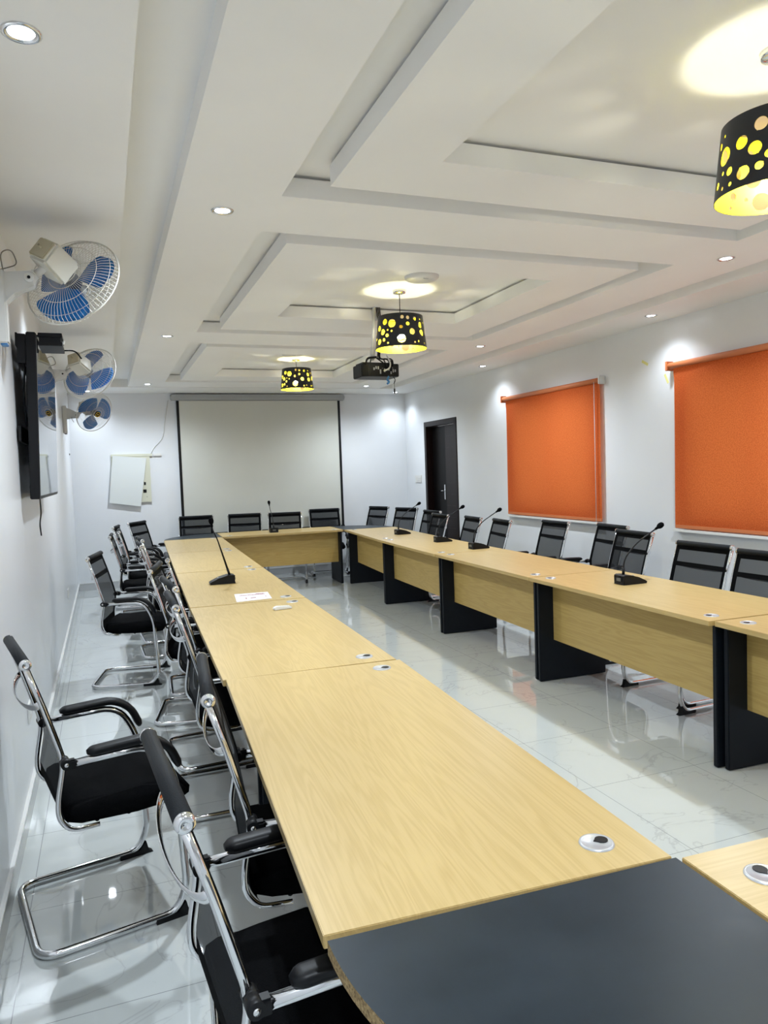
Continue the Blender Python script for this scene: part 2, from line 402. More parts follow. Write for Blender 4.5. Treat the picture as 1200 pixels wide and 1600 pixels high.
# ------------------------------------------------------------------ lights in the ceiling
def downlight(x, y, label, proto=[None]):
    if proto[0] is None:
        t = thing('downlight', label, 'downlight', (x, y, ZC), 0, 'recessed downlights')
        bm = B(); add_lathe(bm, [(.034, -.001), (.036, -.004), (.046, -.006), (.052, -.003), (.052, 0), (.034, 0)], 28); obj('trim_ring', bm, M_chrome, t)
        bm = B(); add_lathe(bm, [(0, -.004), (.02, -.004), (.034, -.0015)], 24); obj('lamp_lens', bm, M_led, t)
        proto[0] = t
    else:
        t = dup(proto[0], (x, y, ZC), 0, label)
    l = bpy.data.lights.new('downlight_beam', 'SPOT'); l.energy = (DOWN_W if .5 < x < 4.5 else STRIP_W)*(.8 if y > 9.5 else 1); l.color = DOWN_COL; l.spot_size = math.radians(160 if .5 < x < 4.5 else 130); l.spot_blend = 1; l.shadow_soft_size = .035
    o = bpy.data.objects.new('downlight_beam', l); C.objects.link(o); o.location = (x, y, ZC-.045)
    return t
downlight(.263, 2.26, 'round downlight in the left ceiling strip, at the top left corner of the view')
downlight(.263, 5.06, 'round downlight in the left ceiling strip, behind the nearest wall fan')
downlight(.263, 8.0, 'round downlight in the left ceiling strip, above the middle wall fan')
downlight(.263, 10.87, 'round downlight in the left ceiling strip, in the far left corner')
downlight(.98, 3.48, 'round downlight in the middle soffit, left of the nearest coffers')
downlight(.98, 6.64, 'round downlight in the left soffit between middle and far coffer')
downlight(1.0, 10.05, 'round downlight in the left soffit, farthest, near projection screen')
downlight(4.02, 3.53, 'round downlight in the right soffit, nearest one')
downlight(4.03, 6.69, 'round downlight in the right soffit, above the nearer end of the door-side blind')
downlight(4.0, 10.07, 'round downlight in the right soffit, below the projector in the view')
downlight(4.765, 5.06, 'round downlight in the right ceiling strip between the two orange blinds')
downlight(4.765, 8.0, 'round downlight in the right ceiling strip, between door and first blind')
downlight(4.765, 10.87, 'round downlight in the right ceiling strip, in the far right corner')
for x, y in ((.98, .3), (4.02, .3), (4.765, 2.1), (.263, -.6), (4.765, -.8)):
    downlight(x, y, 'round downlight in the %s outside the view, %s' % ({.98: 'left soffit', 4.02: 'right soffit', 4.765: 'right ceiling strip', .263: 'left ceiling strip'}[x], 'beside the nearest blind' if y > 1 else 'near the camera' if y > 0 else 'behind the camera'))

# pendants: perforated drum shades
def holes():
    random.seed(11); H = []
    big = [(0, .35, .030), (0, .35, .030)]
    def ok(u, v, r):
        for (a, b, c) in H:
            du = min(abs(a-u), 2*PI-abs(a-u))*.175; dv = b-v
            if math.hypot(du, dv) < r+c+.012: return False
        return True
    for r, n in ((.029, 9), (.021, 13), (.013, 16), (.007, 22)):
        c = 0; t = 0
        while c < n and t < 4000:
            t += 1; u = random.random()*2*PI; v = .012+r+random.random()*(.235-.024-2*r)
            if ok(u, v, r): H.append((u, v, r)); c += 1
    return H
HOLES = holes()
def shade_mesh(bm, off, want_holes, mi=0):
    nu, nv, h = 300, 56, .235; r0, r1 = .19-off, .165-off
    grid = []
    for j in range(nv+1):
        row = []
        for i in range(nu):
            u = 2*PI*i/nu; v = h*j/nv
            for (a, b, c) in HOLES:
                du = (u-a+PI) % (2*PI)-PI; x = du*.178; y = v-b; d = math.hypot(x, y)
                if abs(d-c) < .0026 and d > 1e-5 and 0 < j < nv:
                    x *= c/d; y *= c/d; u = a+x/.178; v = b+y; break
            r = r0+(r1-r0)*v/h
            row.append((bm.verts.new((r*math.cos(u), r*math.sin(u), v)), u, v))
        grid.append(row)
    for j in range(nv):
        for i in range(nu):
            q = [grid[j][i], grid[j][(i+1) % nu], grid[j+1][(i+1) % nu], grid[j+1][i]]
            v = sum(p[2] for p in q)/4
            us = [p[1] for p in q]; b0 = us[0]; u = b0+sum(((x-b0+PI) % (2*PI)-PI) for x in us)/4
            inside = False
            for (a, b, c) in HOLES:
                du = (u-a+PI) % (2*PI)-PI
                if math.hypot(du*.178, v-b) < c: inside = True; break
            if inside == want_holes:
                f = bm.faces.new([p[0] for p in q]); f.smooth = True; f.material_index = mi
    bmesh.ops.delete(bm, geom=[v for v in bm.verts if not v.link_faces], context='VERTS')
def pendant(x, y, zrim, label, proto=[None]):
    cord = ZU-zrim-.235
    if proto[0] is None:
        t = thing('pendant_lamp', label, 'pendant lamp', (x, y, zrim), 0, 'pendant lamps under the coffers')
        bm = B(); shade_mesh(bm, 0, False, 0); sh = obj('lamp_shade', bm, mat('black_shade', (.012, .014, .02), .4), t)
        bm = B(); shade_mesh(bm, .0025, False, 0)
        # top ring of the shade leaves a round opening
        add_lathe(bm, [(.16, .233), (.118, .233)], 48); obj('shade_lining', bm, M_yellowin, t, label='bright yellow lining')
        bm = B()
        add_lathe(bm, [(.1885, .002), (.1638, .232)], 96); obj('amber_film', bm, M_lens, t, label='amber see-through film')
        bm = B(); add_lathe(bm, [(.022, .122), (.030, .118), (.034, .106), (.026, .086), (0, .076)], 20); bu = obj('bulb', bm, M_bulb, t)
        bm = B(); add_lathe(bm, [(0, .116), (.0290, .119), (.027, .135), (.015, .153), (0, .154)], 20); obj('uplight_block', bm, M_white, bu, label='white collar added to block upward light')  # unseen collar, added and sized to cut the bulb's light on the ceiling
        bm = B(); add_lathe(bm, [(0, .205), (.016, .205), (.018, .152), (0, .152)], 14)
        for k in range(3): add_tube(bm, [(0, 0, .2), (.16*math.cos(k*2.094), .16*math.sin(k*2.094), .232)], .002, 6)
        obj('lamp_holder', bm, M_black, t)
        proto[0] = t
    else: t = dup(proto[0], (x, y, zrim), 0, label)
    for c in list(t.children):
        if c.name.startswith(('cord', 'ceiling_rose')): bpy.data.objects.remove(c)
    bm = B(); add_tube(bm, [(0, 0, .2), (0, 0, .235+cord-.01)], .003, 8); obj('cord', bm, M_black, t)
    bm = B(); add_lathe(bm, [(0, .235+cord-.028), (.012, .235+cord-.028), (.045, .235+cord-.022), (.05, .235+cord), (0, .235+cord)], 24); obj('ceiling_rose', bm, M_chrome, t)
    return t
pendant(2.52, 1.85, 2.40, 'black perforated drum pendant lamp at the right edge, nearest, cut by the view')
pendant(2.51, 5.10, 2.432, 'black perforated drum pendant lamp in the middle, beside the projector')
pendant(2.555, 8.40, 2.512, 'black perforated drum pendant lamp farthest away, smallest, before the projection screen')

# ------------------------------------------------------------------ tables: frame of the ring is turned 2.4 degrees to the room
TH = .0423; ML, MW, TZ = 1.7153, .7205, .75
def room(x, y): c, s = math.cos(TH), math.sin(TH); return (x*c+y*s, -x*s+y*c)
def make_table(Lg, label):
    """long axis Y, inner edge x=0, outer edge x=MW"""
    t = thing('conference_table', label, 'table'); h = Lg/2
    bm = B(); add_box(bm, 0, MW, -h+.001, h-.001, TZ-.025, TZ, bev=.0015); obj('tabletop', bm, M_top, t)
    for s in (-1, 1):
        bm = B(); a = s*(h-.004); b = s*(h-.034)
        add_box(bm, .05, .60, min(a, b), max(a, b), 0.004, TZ-.025, bev=.004); obj('side_panel', bm, M_panel, t)
    bm = B(); add_box(bm, .165, .185, -h+.035, h-.035, .295, TZ-.026); obj('modesty_panel', bm, M_mod, t)
    for s in (-1, 1):
        bm = B(); g = (.11, s*(h-.10))
        add_lathe(bm, [(0, TZ+.003), (.030, TZ+.003), (.0315, TZ+.0042), (.0355, TZ+.0036), (.037, TZ)], 32, Matrix.Translation((g[0], g[1], 0)))
        go = obj('grommet', bm, M_silver, t, label='silver cable grommet')
        bm = B(); pts = []
        for k in range(14): pts.append(((.0145)*math.cos(2*PI*k/14), .0145*math.sin(2*PI*k/14)))
        pts[0] = (.020, 0)
        add_prism(bm, [(g[0]+a*.95-.014, g[1]+b*.95-s*.004) for a, b in pts], TZ+.0031, TZ+.0046, 'z'); obj('cable_opening', bm, M_black, go)
    return t
_tabs = {}
def table(x, y, rz, label, Lg=ML, group=None):
    X, Y = room(x, y)
    if Lg in _tabs: return dup(_tabs[Lg], (X, Y, 0), rz-TH, label, group)
    t = make_table(Lg, label); t.location = (X, Y, 0); t.rotation_euler = (0, 0, rz-TH); _tabs[Lg] = t
    if group: t['group'] = group
    return t
T0 = 1.213
# left row, nearest first: (inner x at near end, inner x at far end)
GL = 'tables of the left row'; GR = 'tables of the right row'
def module(i, xa, xb, side, label, group, gap=.010):
    yc = T0+ML*(i+.5); xm = (xa+xb)/2; sk = -math.atan2(xb-xa, ML)
    table(xm, yc, (PI if side < 0 else 0)+sk, label, ML-gap, group)
module(0, 1.388, 1.410, -1, 'oak-topped conference table nearest the camera, its end against the dark corner top', GL)
module(1, 1.398, 1.382, -1, 'oak-topped conference table with the small white remote on it', GL)
module(2, 1.382, 1.379, -1, 'oak-topped conference table carrying the white sheet and the left row microphone', GL)
module(3, 1.379, 1.380, -1, 'oak-topped conference table in the left row just beyond the left row microphone', GL)
module(4, 1.380, 1.388, -1, 'oak-topped conference table at the far end of the left row', GL)
module(0, 3.055, 3.050, 1, 'oak-topped conference table at the near end of the right row, cut by the right edge', GR)
module(1, 3.025, 2.996, 1, 'oak-topped conference table in the right row with the nearest microphone', GR)
module(2, 2.998, 2.980, 1, 'oak-topped conference table in the right row, third from its far end', GR)
module(3, 2.976, 2.982, 1, 'oak-topped conference table in the right row with two microphones near its ends', GR)
module(4, 2.986, 3.045, 1, 'oak-topped conference table at the far end of the right row', GR)
YF = T0+5*ML
table((1.40+3.03)/2, YF+.01, PI/2, 'oak-topped conference table across the far end before the projection screen', 3.03-1.40-.006)
table((1.40+3.03)/2, T0-.004, -PI/2, 'oak-topped conference table across the near end, only its corner in view', 3.03-1.40-.004)
def corner(x, y, a0, label):
    X, Y = room(x, y); t = thing('corner_top', label, 'table', (X, Y, 0), a0-TH, 'dark quarter-round corner tops')
    pts = [(0, 0)]+[(MW*math.cos(k*PI/2/28), MW*math.sin(k*PI/2/28)) for k in range(29)]
    bm = B(); fs = add_prism(bm, pts, TZ-.0245, TZ+.0005, 'z')
    for f in fs[2:]: f.material_index = 1
    fs[0].material_index = 1
    obj('corner_board', bm, [M_slate, M_chip], t)
    bm = B()
    add_box(bm, -.05, .1, .2, .26, TZ-.029, TZ-.0245); add_box(bm, .5, .56, -.05, .1, TZ-.029, TZ-.0245)
    obj('joining_plate', bm, M_greymetal, t)
corner(1.3915, 1.212, PI, 'dark slate quarter-round corner top in the foreground with raw chipboard edge')
corner(1.392, YF+.003, PI/2, 'dark slate quarter-round corner top at far left before the screen')
corner(3.04, YF+.003, 0, 'dark slate quarter-round corner top at far right near the door')
corner(3.045, 1.212, -PI/2, 'dark slate quarter-round corner top outside the view beside the near table')

# ------------------------------------------------------------------ chairs (facing local +x)
def make_chair(label):
    t = thing('conference_chair', label, 'chair'); Y = .235
    rail = [(-.225, .955), (-.185, .83), (-.13, .633), (-.155, .50), (-.155, .445), (-.12, .397), (-.03, .395)]
    # top roll and caps
    bm = B(); add_tube(bm, [(-.225, -Y+.002, .968), (-.225, Y-.002, .968)], .0180, 18); obj('head_roll', bm, M_roll, t)
    for s in (-1, 1):
        bm = B(); add_lathe(bm, [(0, .005), (.005, .005), (.0065, .008), (.013, .008), (.018, .003), (.0188, -.005), (.017, -.010)], 24, align((0, s, 0), (-.225, s*(Y+.004), .968)))
        obj('roll_cap', bm, M_chrome, t)
    for s in (-1, 1):
        bm = B(); p = fillet([(x, s*(Y+.004), z) for x, z in rail], [.03, .04, .08, .03, .045], 5)
        add_tube(bm, p, .0085, 8, ry=.006); obj('back_rail', bm, M_chrome, t)
    # sling: see-through mesh with solid hems
    P = fillet([(x+.012, 0, z) for x, z in rail[:-1]], [.03, .04, .08, .03], 6)
    bm = B(); yb = Y-.004
    cols = [-yb, -yb+.028, yb-.028, yb]
    # resample path by z
    zs = [.952, .925, .88, .845, .815, .76, .70, .65, .60, .55, .50, .46, .43, .405]
    def xz(z):
        for a, b in zip(P, P[1:]):
            if (a.z-z)*(b.z-z) <= 0 and abs(a.z-b.z) > 1e-6: return a.x+(b.x-a.x)*(a.z-z)/(a.z-b.z)
        return P[-1].x
    V = [[bm.verts.new((xz(z)-(.006 if 0 < k < 3 else 0), c, z)) for k, c in enumerate(cols)] for z in zs]
    for j in range(len(zs)-1):
        for k in range(3):
            f = bm.faces.new((V[j][k], V[j][k+1], V[j+1][k+1], V[j+1][k]))
            solid = k != 1 or j in (0, 3) or zs[j+1] < .50
            f.material_index = 0 if solid else 1; f.smooth = False
    br = obj('backrest', bm, [M_fabric, M_mesh], t)
    # bowed chrome lumbar bar
    bm = B(); pts = [(-.190-.042*math.sin(PI*k/20), (Y+.004)*math.cos(PI*k/20), .835-.028*math.sin(PI*k/20)) for k in range(21)]
    add_tube(bm, pts, .0125, 8, ry=.003); obj('lumbar_bar', bm, M_chrome, t)
    # seat cushion
    prof = [(-.125, .412), (-.135, .440), (-.128, .468), (-.10, .480), (0, .474), (.12, .480), (.20, .476), (.265, .460), (.292, .430), (.288, .405), (.262, .392), (.10, .392), (-.08, .396)]
    bm = B(); add_prism(bm, prof, -.215, .215, 'y')
    bmesh.ops.bevel(bm, geom=[e for e in bm.edges if abs(e.verts[0].co.y-e.verts[1].co.y) < 1e-6], offset=.016, segments=3, affect='EDGES')
    for f in bm.faces: f.smooth = True
    obj('seat', bm, M_fabric, t)
    bm = B()
    add_tube(bm, [(-.03, -.2, .396), (-.03, .2, .396)], .008, 8); add_tube(bm, [(.075, -.2, .392), (.075, .2, .392)], .008, 8)
    obj('seat_support', bm, M_black, t)
    # one cantilever tube: arm, front leg, floor loop, front leg, arm
    A = .262; half = [(-.125, A, .628), (.155, A, .632), (.225, A, .50), (.245, A, .10), (.205, A, .016), (-.24, A, .016)]
    full = half+[(x, -y, z) for x, y, z in reversed(half)]
    bm = B(); add_tube(bm, fillet(full, [.12, .14, .07, .07, .07, .07, .07, .07, .14, .12], 6), .0135, 10); obj('cantilever_frame', bm, M_chrome, t)
    # support tubes tie the seat to the legs
    for s in (-1, 1):
        bm = B(); path = fillet([(-.062, s*A, .654), (-.04, s*A, .655), (.02, s*A, .657), (.14, s*A, .660), (.205, s*A, .615), (.232, s*A, .55), (.236, s*A, .535)], [.01, .02, .05, .05, .01], 5)
        fr = frames([Vector(p) for p in path]); rings = []; nr = len(path)
        for i, (p, (tt, a, b)) in enumerate(zip(path, fr)):
            e = min((Vector(p)-Vector(path[0])).length, (Vector(p)-Vector(path[-1])).length); k = .45+.55*min(1, e/.022)**.5
            nrm = Vector((-tt.z, 0, tt.x)); sd = Vector((0, 1, 0)); p = Vector(p)
            sec = [(.025*math.copysign(abs(math.cos(q))**.6, math.cos(q)), .002+.0145*math.copysign(abs(math.sin(q))**.75, math.sin(q))) for q in [2*PI*m/14 for m in range(14)]]
            rings.append([bm.verts.new(p+sd*q*k+nrm*w2*k) for q, w2 in sec])
        for A1, B1 in zip(rings, rings[1:]):
            for k in range(14): bm.faces.new((A1[k], A1[(k+1) % 14], B1[(k+1) % 14], B1[k])).smooth = True
        bm.faces.new(rings[0]); bm.faces.new(rings[-1])
        obj('armrest', bm, M_black, t)
    for s in (-1, 1):
        bm = B(); add_tube(bm, [(-.128, s*(Y-.012), .633), (-.128, s*(Y+.016), .633)], .016, 14); add_box(bm, -.125, -.096, s*(Y+.028)-.0145, s*(Y+.028)+.0145, .614, .645, bev=.005)
        add_tube(bm, [(-.128, s*(Y+.014), .633), (-.128, s*(Y+.045), .633)], .0165, 14)
        cl = obj('arm_clamp', bm, M_black, t)
        bm = B(); add_lathe(bm, [(.007, 0), (.007, .002), (0, .004)], 12, align((0, s, 0), (-.128, s*(Y+.0455), .633))); obj('screw', bm, M_chrome, cl)
    for s in (-1, 1):
        bm = B(); add_prism(bm, [(.13, 0), (.262, 0), (.245, .012), (.236, .05), (.205, .018), (.13, .018)], s*A-.0155, s*A+.0155, 'y'); obj('foot_glide', bm, M_black, t)
    return t
CH = [ # near/left top end, facing angle (deg), label
 (.144, 2.572, 12, 'black mesh chair standing apart by the left wall, nearest to the wall'),
 (.504, 1.249, 4, 'black mesh chair nearest the camera, cut by the bottom edge beside the corner top'),
 (.628, 1.919, -5, 'black mesh chair second from the camera, its roll overlapping the nearest table'),
 (.675, 3.357, 0, 'black mesh chair at the left row beside the table with the white remote'),
 (.726, 3.936, 4, 'black mesh chair at the left row, next beyond the one beside the remote'),
 (.642, 4.76, -11, 'black mesh chair at the left row turned slightly outward, level with the white sheet'),
 (.794, 5.343, -3, 'black mesh chair pushed under the left row beside its microphone'),
 (.678, 6.573, 2, 'black mesh chair at the left row beyond the microphone, nearer of a close pair'),
 (.711, 7.174, 3, 'black mesh chair at the left row beyond the microphone, farther of a close pair'),
 (.261, 5.834, -11, 'black mesh chair standing apart in the left aisle, level with the left row microphone'),
 (.43, 7.873, -3, 'black mesh chair in the left aisle, nearest of three under the wall cabinet'),
 (.532, 8.546, -1, 'black mesh chair in the left aisle, middle of three under the wall cabinet'),
 (.476, 9.33, -9, 'black mesh chair in the left aisle, farthest of three under the wall cabinet'),
 (.665, 10.03, -29, 'black mesh chair at the far left corner angled beside the dark corner top')]
CH2 = [ # roll midpoint, angle, label
 (1.62, 10.92, -97, 'black mesh chair behind the far left dark corner top, at the left screen border'),
 (2.30, 10.80, -102, 'black mesh chair at the far table, left of the microphone'),
 (2.84, 10.56, -102, 'black mesh chair at the far table directly behind the microphone'),
 (3.56, 10.99, -96, 'black mesh chair at the far table against the right screen border'),
 (4.40, 10.81, -162, 'black mesh chair behind the far right dark corner top'),
 (4.55, 10.05, -161, 'black mesh chair under the light switch, left of the door'),
 (4.51, 9.05, -177, 'black mesh chair before the dark door, farther of the overlapping two'),
 (4.27, 8.28, -182, 'black mesh chair before the dark door, nearer of the overlapping two'),
 (4.31, 7.49, -186, 'black mesh chair just right of the dark door on the right side'),
 (4.315, 6.85, -188, 'black mesh chair below the left edge of the door-side orange blind'),
 (4.578, 6.25, -182, 'black mesh chair below the right half of the door-side orange blind'),
 (4.68, 5.50, -185, 'black mesh chair between the blinds, the farther of the two overlapping'),
 (4.41, 4.88, -184, 'black mesh chair between the blinds, behind the nearest microphone'),
 (4.153, 3.87, -179, 'black mesh chair below the left part of the nearest orange blind'),
 (4.085, 3.27, -177, 'black mesh chair cut by the right edge of the view')]
first = None
for i, (x, y, a, lab) in enumerate(CH):
    r = math.radians(a); mx, my = x-.245*math.sin(r), y+.245*math.cos(r)
    loc = (mx+.225*math.cos(r), my+.225*math.sin(r), 0)
    if first is None: first = make_chair(lab); first.location = loc; first.rotation_euler = (0, 0, r); first['group'] = 'chairs on the left side'
    else: dup(first, loc, r, lab, 'chairs on the left side')
for (x, y, a, lab) in CH2:
    r = math.radians(a)
    dup(first, (x+.225*math.cos(r), y+.225*math.sin(r), 0), r, lab, 'chairs on the far and right sides')

# ------------------------------------------------------------------ microphones
def make_mic(path, label):
    """user side is local +x; origin at base centre on the table"""
    t = thing('desk_microphone', label, 'microphone', group='gooseneck microphones on the tables')
    bm = B(); prof = [(-.085, 0), (.095, 0), (.1, .012), (.085, .022), (.03, .046), (-.03, .062), (-.07, .064), (-.085, .058), (-.078, .05)]
    add_prism(bm, prof, -.055, .055, 'y')
    for v in bm.verts:
        if v.co.x > 0: v.co.y *= 1-.18*v.co.x/.1
    bmesh.ops.bevel(bm, geom=[e for e in bm.edges if abs(e.verts[0].co.y-e.verts[1].co.y) < 1e-6], offset=.004, segments=2, affect='EDGES')
    obj('base', bm, M_black, t)
    bm = B(); add_box(bm, -.089, -.081, -.022, .022, .022, .043, bev=.002); obj('display', bm, mat('mic_display', (.12, .13, .14), .2), t)
    bm = B(); add_lathe(bm, [(0, -.003), (.007, -.003), (.007, .004), (0, .005)], 12, align((.35, 0, 1), (.04, .02, .045)))
    obj('talk_button', bm, M_greymetal, t)
    pts = fillet(path, .06, 7)
    bm = B(); add_tube(bm, pts, [.0085 if i < 1 else .0048 for i in range(len(pts))], 8)
    add_tube(bm, [path[0], Vector(path[0]).lerp(Vector(path[1]), min(1, .05/(Vector(path[1])-Vector(path[0])).length))], .009, 10); obj('gooseneck', bm, M_black, t)
    d = (Vector(path[-1])-Vector(path[-2])).normalized()
    bm = B(); add_lathe(bm, [(0, -.035), (.007, -.034), (.010, -.012), (.017, 0), (.0195, .014), (.0165, .030), (.008, .038), (0, .039)], 16, align(d, Vector(path[-1])+d*.01)); obj('windscreen', bm, M_fabric, t)
    return t
pA = [(-.05, 0, .058), (-.045, 0, .16), (.05, 0, .26), (.225, 0, .355)]
m0 = make_mic(pA, 'black gooseneck microphone on the nearest part of the right row')
RZ = -TH
def put(o, x, y, rz, z=TZ+.0005): o.location = (x, y, z); o.rotation_euler = (0, 0, rz)
put(m0, 3.59, 3.93, RZ)
dup(m0, (3.79, 6.40, TZ+.0005), RZ+.05, 'black gooseneck microphone on the right row, left of the door-side blind')
dup(m0, (3.80, 7.24, TZ+.0005), RZ-.03, 'black gooseneck microphone on the right row, before the door')
dup(m0, (3.81, 8.42, TZ+.0005), RZ+.1, 'black gooseneck microphone on the right row, farthest, near the switch')
m1 = make_mic([(-.05, 0, .058), (.03, 0, .34), (.058, 0, .40), (.063, -.0, .445)], 'black gooseneck microphone on the left row beside the white sheet'); put(m1, 1.195, 5.53, PI-.04)
m2 = make_mic([(-.05, 0, .058), (-.03, .01, .2), (.04, .03, .33), (.045, .035, .385)], 'black gooseneck microphone on the far table before the screen'); put(m2, 2.545, 10.0, PI/2-.05)

# sheet and remote
bm = B(); P4 = [(1.149, 4.654), (1.377, 4.671), (1.405, 4.943), (1.184, 4.965)]
add_prism(bm, P4, 0, .0012, 'z')
ps = obj('paper_sheet', bm, M_paper); ps.location = (0, 0, TZ+.0006); tag(ps, 'white printed paper sheet lying on the left row near its microphone', 'paper')
bm = B()
def pp(u, v): # bilinear on the sheet
    a = Vector(P4[0]).lerp(Vector(P4[1]), u); b = Vector(P4[3]).lerp(Vector(P4[2]), u); return a.lerp(b, v)
def bar(u0, u1, v0, v1):
    q = [pp(u0, v0), pp(u1, v0), pp(u1, v1), pp(u0, v1)]; add_prism(bm, [(p.x, p.y) for p in q], .0013, .0015, 'z')
random.seed(3)
u = .14
while u < .86:
    wd = random.uniform(.015, .04); bar(u, u+wd, .68, .78); u += wd+.012
bar(.42, .58, .28, .36); bar(.28, .31, .24, .42); bar(.86, .88, .3, .46); bar(.62, .86, .80, .86)
obj('printed_text', bm, M_ink, ps, label='dark red print')
t = thing('remote_control', 'small white remote control lying on the left row near a cable grommet', 'remote control', (1.352, 4.262, TZ), .16)
bm = B(); add_prism(bm, [(-.072, 0), (.072, 0), (.075, .008), (.06, .018), (-.05, .024), (-.074, .014)], -.021, .021, 'y')
bmesh.ops.bevel(bm, geom=list(bm.edges), offset=.004, segments=2, affect='EDGES'); obj('case', bm, M_white, t, loc=(0, 0, .0006))
bm = B()
for k in range(4): add_box(bm, -.02+k*.018, -.01+k*.018, -.006, .006, .0195-k*.0006, .0228-k*.001)
obj('buttons', bm, M_greymetal, t); t.scale = (.76, .85, .9)

# ------------------------------------------------------------------ projection screen and things on the far wall
Y0 = RD
t = thing('projection_screen', 'wide white pull-down projection screen with black borders on the far wall', 'projection screen', (2.675, Y0, 2.64))
bm = B(); add_box(bm, -1.235, 1.235, -.066, -.060, -1.93, .01); obj('screen_cloth', bm, M_screen, t)
for s in (-1, 1):
    bm = B(); a = s*1.235; b = s*1.197; add_box(bm, min(a, b), max(a, b), -.0685, -.0645, -1.93, .01); obj('border', bm, M_black, t, label='black side border')
bm = B(); add_box(bm, -1.31, 1.31, -.095, -.004, .015, .105, bev=.012); add_box(bm, -1.312, 1.312, -.102, -.08, .055, .068); obj('screen_case', bm, mat('grey_case', (.40, .42, .43), .4), t)
bm = B(); add_tube(bm, [(-1.24, -.063, -1.94), (1.24, -.063, -1.94)], .014, 10); obj('bottom_bar', bm, M_black, t)

t = thing('distribution_board', 'white wall cabinet with its cover hanging askew on the far wall', 'electrical cabinet', (.518, Y0, 1.21))
bm = B(); add_box(bm, 0, .52, -.03, -.001, 0, .675, 0); add_box(bm, 0, .56, -.035, -.001, .655, .69, 0)
obj('cabinet_body', bm, mat('board_cream', (.62, .62, .50), .5), t)
bm = B(); q = [(-.055, .012), (.365, -.06), (.475, .628), (.02, .672)]
v0 = [bm.verts.new((a, -.05, b)) for a, b in q]; v1 = [bm.verts.new((a, -.058, b)) for a, b in q]
bm.faces.new(v0); bm.faces.new(v1)
for k in range(4): bm.faces.new((v0[k], v0[(k+1) % 4], v1[(k+1) % 4], v1[k]))
add_box(bm, .02, .1, -.052, -.028, .58, .6); add_box(bm, .3, .36, -.052, -.028, .1, .12)
obj('cabinet_cover', bm, mat('cover_white', (.66, .69, .68), .4), t, label='loose white cover')
bm = B(); add_box(bm, .41, .455, -.034, -.029, .135, .18); add_box(bm, .425, .45, -.034, -.029, .245, .285); add_box(bm, .455, .462, -.034, -.029, .07, .08); obj('breaker', bm, M_black, t)
bm = B(); add_box(bm, 0, .11, -.03, -.001, 0, .035, bev=.003)
o = obj('trunking_stub', bm, M_white); o.location = (1.09, Y0, 1.865); tag(o, 'short white trunking piece at the top right of the wall cabinet', 'trunking')
bm = B(); add_tube(bm, fillet([(1.335, Y0-.012, 2.66), (1.27, Y0-.012, 2.35), (1.24, Y0-.012, 2.12), (1.10, Y0-.012, 1.98), (1.06, Y0-.012, 1.90)], .08), .006, 8)
o = obj('power_cable', bm, M_white); tag(o, 'white cable hanging from the screen case down to the wall cabinet', 'cable')
# switch on right wall
t = thing('light_switch', 'white switch plate on the right wall left of the door', 'switch', (RW, 10.68, 1.33))
bm = B(); add_box(bm, -.012, -.0005, -.12, .12, -.0, .115, bev=.003); obj('switch_plate', bm, M_white, t)
for k in range(3):
    bm = B(); add_box(bm, -.018, -.012, -.09+k*.062, -.045+k*.062, .03, .085, bev=.002); obj('rocker', bm, M_white, t)
for x, (y, z, a), lab in ((0, (5.46, 2.43, .5), 'upper scrap of yellowish tape on the right wall between the blinds'), (0, (5.19, 2.255, 1.1), 'lower scrap of yellowish tape on the right wall beside the nearest blind')):
    bm = B(); add_box(bm, -.001, 0, -.045, .045, -.012, .012)
    o = obj('tape_scrap', bm, M_bottle); o.location = (RW-.0005, y, z); o.rotation_euler = (a, 0, 0); tag(o, lab, 'tape')
for y, z, lab in ((8.2, .40, 'white socket plate low on the left wall beyond the aisle chair'), (4.0, .42, 'white socket plate low on the left wall behind the nearest wall-side chair')):
    bm = B(); add_box(bm, .0005, .008, -.07, .07, -.045, .045, bev=.002); add_box(bm, .008, .011, -.04, -.01, -.02, .02); add_box(bm, .008, .011, .01, .04, -.02, .02)
    o = obj('wall_socket', bm, M_white); o.location = (0, y, z); tag(o, lab, 'socket', 'low sockets on the left wall')
bm = B(); add_lathe(bm, [(.012, 0), (.011, .008), (0, .01)], 12, align((1, 0, 0))); o = obj('wall_plug', bm, M_black); o.location = (0, 10.6, 1.9); tag(o, 'tiny black plug in the left wall near the far corner', 'wall plug')

# ceiling discs
for x, y, lab in ((2.515, 4.70, 'white round access point on the ceiling beside the middle pendant'), (2.42, 8.02, 'white round access point on the ceiling beside the far pendant')):
    t = thing('access_point', lab, 'access point', (x, y, ZU), 0, 'round access points on the ceiling')
    bm = B(); add_lathe(bm, [(0, -.030), (.07, -.029), (.105, -.022), (.118, -.010), (.12, 0)], 40); obj('housing', bm, M_white, t)
    bm = B(); add_box(bm, -.018, .018, -.07, -.062, -.031, -.027); obj('badge', bm, M_greymetal, t)

